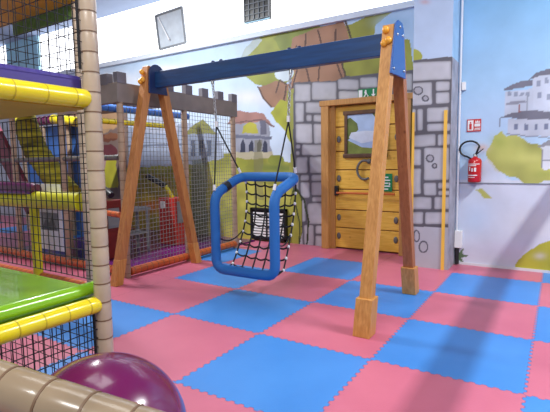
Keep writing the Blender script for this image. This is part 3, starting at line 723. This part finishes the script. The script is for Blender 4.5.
for x0, z0, xa in ((-2.385, 2.43, -2.345), (-1.315, 2.43, -1.35)):
    ch = MB(); N = 15; z1 = 1.945
    for k in range(N):
        c = Vector((x0+(xa-x0)*(k+.5)/N, 1.13, z0-(z0-z1)*(k+.5)/N)); L = (z0-z1)/N*.66; hw = .014
        e = Vector((1, 0, 0)) if k % 2 else Vector((0, 1, 0))
        ch.tube([c+e*hw*math.cos(a)+Vector((0, 0, L*math.sin(a))) for a in [i*math.pi/5 for i in range(10)]], .0055, 5, closed=True)
    ch.build('chain', MT['steel'], t)
    MB().tube([(x0, 1.13, 2.445), (x0, 1.13, 2.395)], .02, 8).build('swivel', MT['steel'], t)
    MB().tube([(xa, 1.13, 1.955), (xa, 1.13, 1.89)], .019, 8).build('ferrule', MT['white'], t)
    left = x0 < -2
    for tx, ty, tz in (((XL, .90, 1.15) if left else (XR, .90, 1.17)), ((XL+.02, 1.38, 1.34) if left else (XR-.01, 1.38, 1.34))):
        tgt = Vector((tx, ty, tz)); s_ = Vector((xa, 1.13, 1.90))
        MB().tube([s_, tgt], .0095, 6).build('rope', MT['blackcord'], t)
        d = (s_-tgt).normalized(); MB().tube([tgt-d*.0, tgt+d*.065], .017, 8).build('ferrule', MT['white'], t)

# ------------------------------------------------------------------ castle play frame (far)
cx0 = -3.55
t = empty('castle_play_frame', (cx0, 1.9, 0), 'netted play enclosure with grey battlement beam and orange padded base', 'play structure')
MB().box(-6.9, -5.2, .78, 3.0, 2.50, 2.54).build('shade_panel', MT['tan'], t)  # unseen panel, added to block light and dim the enclosure interior
for x, y in ((cx0, .72), (cx0, 1.86), (cx0, 3.02), (-4.80, .72), (-6.08, .72)):
    padded(MB(), (x, y, 0), (x, y, 2.24), .042, .12).build('post', [MT['tan'], MT['tie']], t)
MB().box(cx0-.04, cx0+.04, .66, 3.10, 2.23, 2.475).build('battlement_beam', MT['stonewood'], t, bevel=.005)
MB().box(-6.9, cx0-.04, .68, .76, 2.23, 2.475).build('battlement_beam', MT['stonewood'], t, bevel=.005)
for y in (.74, 1.20, 1.56, 1.94, 2.30, 2.67, 3.03): MB().box(cx0-.035, cx0+.045, y-.075, y+.065, 2.465, 2.60).build('battlement', MT['merlon'], t, bevel=.004)
for x in (-3.78, -4.3, -4.9, -5.5, -6.1): MB().box(x-.07, x+.07, .675, .765, 2.465, 2.60).build('battlement', MT['merlon'], t, bevel=.004)
for a, b_ in (((cx0, .76, .075), (cx0, 3.0, .075)), ((-6.9, .72, .075), (cx0-.06, .72, .075))):
    padded(MB(), a, b_, .055, .10).build('base_roll', [MT['orange'], MT['tie']], t)
padded(MB(), (-5.1, .8, 2.38), (-5.1, 3.6, 2.38), .06, .14).build('upper_roll', [MT['bluevinyl'], MT['navy']], t)
padded(MB(), (-5.1, 1.3, 2.16), (-5.1, 3.0, 2.16), .045, .12).build('upper_roll', [MT['yellow'], MT['tie']], t)
padded(MB(), (-6.9, .72, 1.55), (cx0-.06, .72, 1.55), .035, .09).build('middle_roll', [MT['iron'], MT['tie']], t)
padded(MB(), (-6.9, .80, .95), (-3.75, .80, .80), .04, .09).build('middle_roll', [MT['orange'], MT['tie']], t)
net(MB(), (cx0, .76, .12), (0, 1, 0), (0, 0, 1), 2.24, 2.11, .06, .06, .0025).build('net_panel', MT['greynet'], t)
# interior floor and machines
MB().box(-6.9, cx0-.07, .80, 3.70, .001, .03).build('floor_pad', mat('purple_blue_mat', (92, 30, 96), .2, .5, .8), t)
t = empty('ball_machine', (-4.62, 2.75, .03), 'red arcade ball machine with grey panel behind the net', 'arcade machine')
MB().box(-4.93, -4.52, 2.58, 2.95, .03, .86).build('cabinet', MT['redbox'], t, bevel=.01)
MB().box(-4.518, -4.49, 2.62, 2.90, .42, .80).build('control_panel', MT['greybox'], t); MB().box(-4.86, -4.76, 2.56, 2.58, .68, .80).build('sticker', MT['white'], t)
MB().tube([(-5.10, 2.5, 1.25), (-4.78, 2.62, 1.07)], .05, 12).build('barrel', MT['black'], t)
MB().tube([(-4.78, 2.62, 1.07), (-4.70, 2.70, .86)], .04, 10).build('mount', MT['lime'], t)
t = empty('ball_machine', (-4.75, 1.35, .03), 'dark red arcade machine with black grips beside the tan corner post', 'arcade machine')
MB().box(-5.02, -4.60, 1.20, 1.55, .03, .92).build('cabinet', mat('dark_red_case', (110, 26, 28), .4), t, bevel=.01)
MB().tube([(-5.0, 1.28, 1.02), (-4.8, 1.33, 1.12), (-4.55, 1.30, 1.0)], .05, 10).build('barrel', MT['black'], t); MB().box(-4.598, -4.58, 1.25, 1.45, .5, .8).build('control_panel', MT['greybox'], t)
t = empty('metal_stand', (-4.9, 1.9, .03), 'dark grey metal stand behind the net in the castle enclosure', 'stand')
for x, y in ((-5.0, 1.75), (-5.0, 2.15), (-4.75, 1.75), (-4.75, 2.15)): MB().tube([(x, y, .03), (x, y, .72)], .022, 8).build('leg', MT['greybox'], t)
MB().box(-5.05, -4.70, 1.70, 2.20, .70, .74).build('shelf', MT['greybox'], t)
MB().box(-5.0, -4.75, 1.75, 2.15, .30, .33).build('shelf', MT['greybox'], t)

# things seen through the nets at the far left
t = empty('tube_slide', (-6.5, 1.5, 0), 'yellow-green ribbed slide running diagonally down behind the nets', 'slide')
pts = [(-7.35, 1.5, 2.6), (-7.12, 1.5, 2.25), (-6.85, 1.5, 1.74), (-6.2, 1.5, 1.16), (-5.9, 1.5, .95)]
g = MB(); 
for k in range(46):
    s_ = k/45*4; i = min(3, int(s_)); p = Vector(pts[i]).lerp(Vector(pts[i+1]), s_-i); pts_r = .19+.02*(k % 2)
    if k == 0: P0 = []; R0_ = []
    P0.append(p); R0_.append(pts_r)
g.tube(P0, .2, 16, radii=R0_); g.build('tube', MT['plasticstripe'], t)
MB().tube([(-5.95, 1.5, .0), (-5.95, 1.5, .9)], .05, 8).build('support', MT['tan'], t)
t = empty('climbing_panel', (-8.6, 2.6, 0), 'blue climbing panel under yellow and violet rolls', 'play panel')
MB().box(-9.2, -6.9, 2.6, 2.68, 0, 2.3).build('panel', mat('panel_blue', (64, 112, 184), .5, .25, 1.5), t)
padded(MB(), (-9.2, 2.55, 2.42), (-7.9, 2.55, 2.42), .1, .2).build('roll', [MT['purple'], MT['tie']], t)
padded(MB(), (-7.85, 2.5, 2.42), (-6.9, 2.5, 2.30), .1, .2).build('roll', [MT['yellow'], MT['tie']], t)
for x in (-9.1, -8.3, -7.4): padded(MB(), (x, 2.53, 0), (x, 2.53, 2.3), .05, .15).build('post', [MT['tan'], MT['tie']], t)

t = empty('rope_slide', (-6.9, 1.0, 0), 'dark maroon sloping slide rail left of the ribbed slide behind the nets', 'slide')
MB().beam((-7.55, 1.1, 2.25), (-6.35, 1.1, .75), .07, .34, ref=(0, 1, 0)).build('side_rail', mat('maroon_rail', (126, 50, 70), .5, .3, 3), t)
MB().tube([(-6.36, 1.1, 0), (-6.36, 1.1, .78)], .04, 8).build('support', MT['tan'], t)
# lime railed neighbour tower
t = empty('lime_play_tower', (-3.6, -.35, 0), 'neighbouring play tower with lime padded rail and ochre deck', 'play structure')
Y0 = -.35
MB().tube([(-3.72, Y0, 1.095), (-2.86, Y0, 1.10)], .092, 14).build('rail', MT['lime'], t)
MB().tube([(-4.9, Y0, 1.06), (-3.76, Y0, 1.085)], .075, 14).build('rail', MT['lime'], t)
MB().tube([(-3.72, Y0, 0), (-3.72, Y0, 1.04)], .05, 12).build('post', MT['lime'], t)
MB().tube([(-4.95, Y0-.02, 1.205), (-3.76, Y0-.02, 1.215), (-3.66, Y0, 1.19)], .075, 14).build('padded_roll', mat('plum_vinyl', (84, 20, 66), .3, coat=.3), t)
padded(MB(), (-2.78, Y0, 0), (-2.78, Y0, 3.0), .045, .106).build('post', [MT['beige'], MT['tie']], t)
MB().box(-5.2, -2.74, -1.38, Y0, 2.98, 3.10).build('deck', MT['ochre'], t)
MB().box(-3.9, -2.74, Y0, Y0+.03, 2.86, 2.98).build('fringe', MT['greenfab'], t)
padded(MB(), (-5.1, Y0+.02, .24), (-2.86, Y0+.02, .24), .045, .1).build('base_roll', [MT['orange'], MT['tie']], t)
padded(MB(), (-5.1, Y0, 0), (-5.1, Y0, 3.0), .045, .106).build('post', [MT['tan'], MT['tie']], t)
YP = Y0+.13
t = empty('poster', (-3.4, YP, .6), 'white poster with a grey picture hung behind the lime rail', 'poster')
MB().box(-3.90, -3.42, YP, YP+.004, .52, 1.26).build('sheet', MT['paper'], t)
g = MB().box(-3.83, -3.50, YP-.003, YP, .74, .94, 0).prism([(-3.81, .75), (-3.72, .87), (-3.66, .82), (-3.60, .91), (-3.52, .75)], 'y', YP-.005, YP-.003, 1)
g.build('picture', [mat('print_grey', (132, 134, 138), .6, .3, 9), mat('print_dark', (84, 86, 92), .6, .3, 9)], t)

# ------------------------------------------------------------------ near play tower
px_, py_ = -1.05, -1.49
t = empty('padded_play_tower', (px_, py_, 0), 'beige-posted play tower with yellow rails in the left foreground', 'play structure')
padded(MB(), (px_, py_, 0), (px_, py_, 4.2), .046, .106).build('post', [MT['beige'], MT['tie']], t)
padded(MB(), (px_-.01, py_-.03, 1.82), (px_-.01, -3.6, 1.82), .05, .16, pinch=.03).build('upper_rail', [MT['yellow'], mat('yellow_tie', (205, 180, 20), .5)], t)
padded(MB(), (px_-.01, py_-.03, .675), (px_-.01, -3.6, .675), .047, .13, pinch=.03).build('lower_rail', [MT['yellow'], mat('yellow_tie_b', (205, 180, 20), .5)], t)
MB().box(-2.9, px_-.05, -3.6, py_, 1.77, 1.815).build('upper_deck', MT['ochre'], t)
MB().box(-2.9, px_-.045, -3.6, py_-.02, 1.815, 1.945).build('deck_cushion', MT['violet'], t, bevel=.02)
d_ = MB().box(-2.9, px_-.10, -3.6, py_+.04, .60, .76); d_.build('lower_deck', MT['green'], t, bevel=.05)
MB().tube([(px_-.10, py_+.02, .745), (px_-.10, -3.6, .745)], .042, 12).build('deck_edge', MT['green'], t)
padded(MB(), (-2.9, py_, 0), (-2.9, py_, 3.0), .046, .106).build('post', [MT['beige'], MT['tie']], t)
L = 2.1
net(MB(), (px_+.0, -3.6, .02), (0, 1, 0), (0, 0, 1), L, .62, .05, .05, .0022, jitter=.006).build('net_panel', MT['blackcord'], t)
net(MB(), (px_+.0, -3.6, 1.95), (0, 1, 0), (0, 0, 1), L, 1.6, .055, .055, .0016, jitter=.006).build('net_panel', MT['blackcord'], t)
net(MB(), (-2.9, py_, .80), (1, 0, 0), (0, 0, 1), 1.80, .95, .056, .053, .0021, jitter=.004).build('net_panel', MT['blackcord'], t)
net(MB(), (-2.9, py_, 1.95), (1, 0, 0), (0, 0, 1), 1.80, 1.6, .08, .08, .0018, jitter=.004).build('net_panel', MT['blackcord'], t)
net(MB(), (-2.9, py_, .02), (1, 0, 0), (0, 0, 1), 1.80, .56, .07, .07, .0018, jitter=.004).build('net_panel', MT['blackcord'], t)
for z0, z1 in ((.05, .63), (1.98, 4.1)): MB().tube([(px_-.035, py_-.035, z0), (px_-.035, py_-.035, z1)], .011, 6).build('lacing', MT['blackcord'], t)

# beige padded rail and purple ball in the foreground
a = Vector((-.75, -2.69, .98)); b_ = Vector((.62, -2.245, .725))
t = empty('padded_handrail', (0, -2.45, 0), 'thick beige padded handrail with brown ties in the bottom left corner', 'handrail')
padded(MB(), a, b_, .064, .125, pinch=.04, n=20).build('rail', [MT['rail_beige'], MT['tie']], t)
for p in (a.lerp(b_, .04), a.lerp(b_, .97)): padded(MB(), (p.x, p.y, 0), (p.x, p.y, p.z-.02), .05, .12).build('post', [MT['beige'], MT['tie']], t)
tag(MB().ell((-.40, -1.995, .345), (.343, .343, .343), 48, 32).build('gym_ball', MT['purple']), 'large glossy purple ball on the floor behind the beige handrail', 'ball')

# unseen stand, added so its beam casts the diagonal wall and floor shadow
t = empty('swing_stand', (1.9, 1.0, 0), 'added pine stand out of view whose blue beam casts the diagonal shadow', 'swing frame')
MB().box(1.84, 1.93, -1.8, 3.40, 2.47, 2.56).build('beam', MT['bluepaint'], t)
for y, dy_ in ((-1.7, .0), (3.3, .0)):
    for s_ in (-1, 1): MB().beam((1.885+s_*.62, y, 0), (1.885+s_*.1, y, 2.62), .1, .1, ref=(0, 1, 0), cut=True).build('leg', MT['wood'], t)
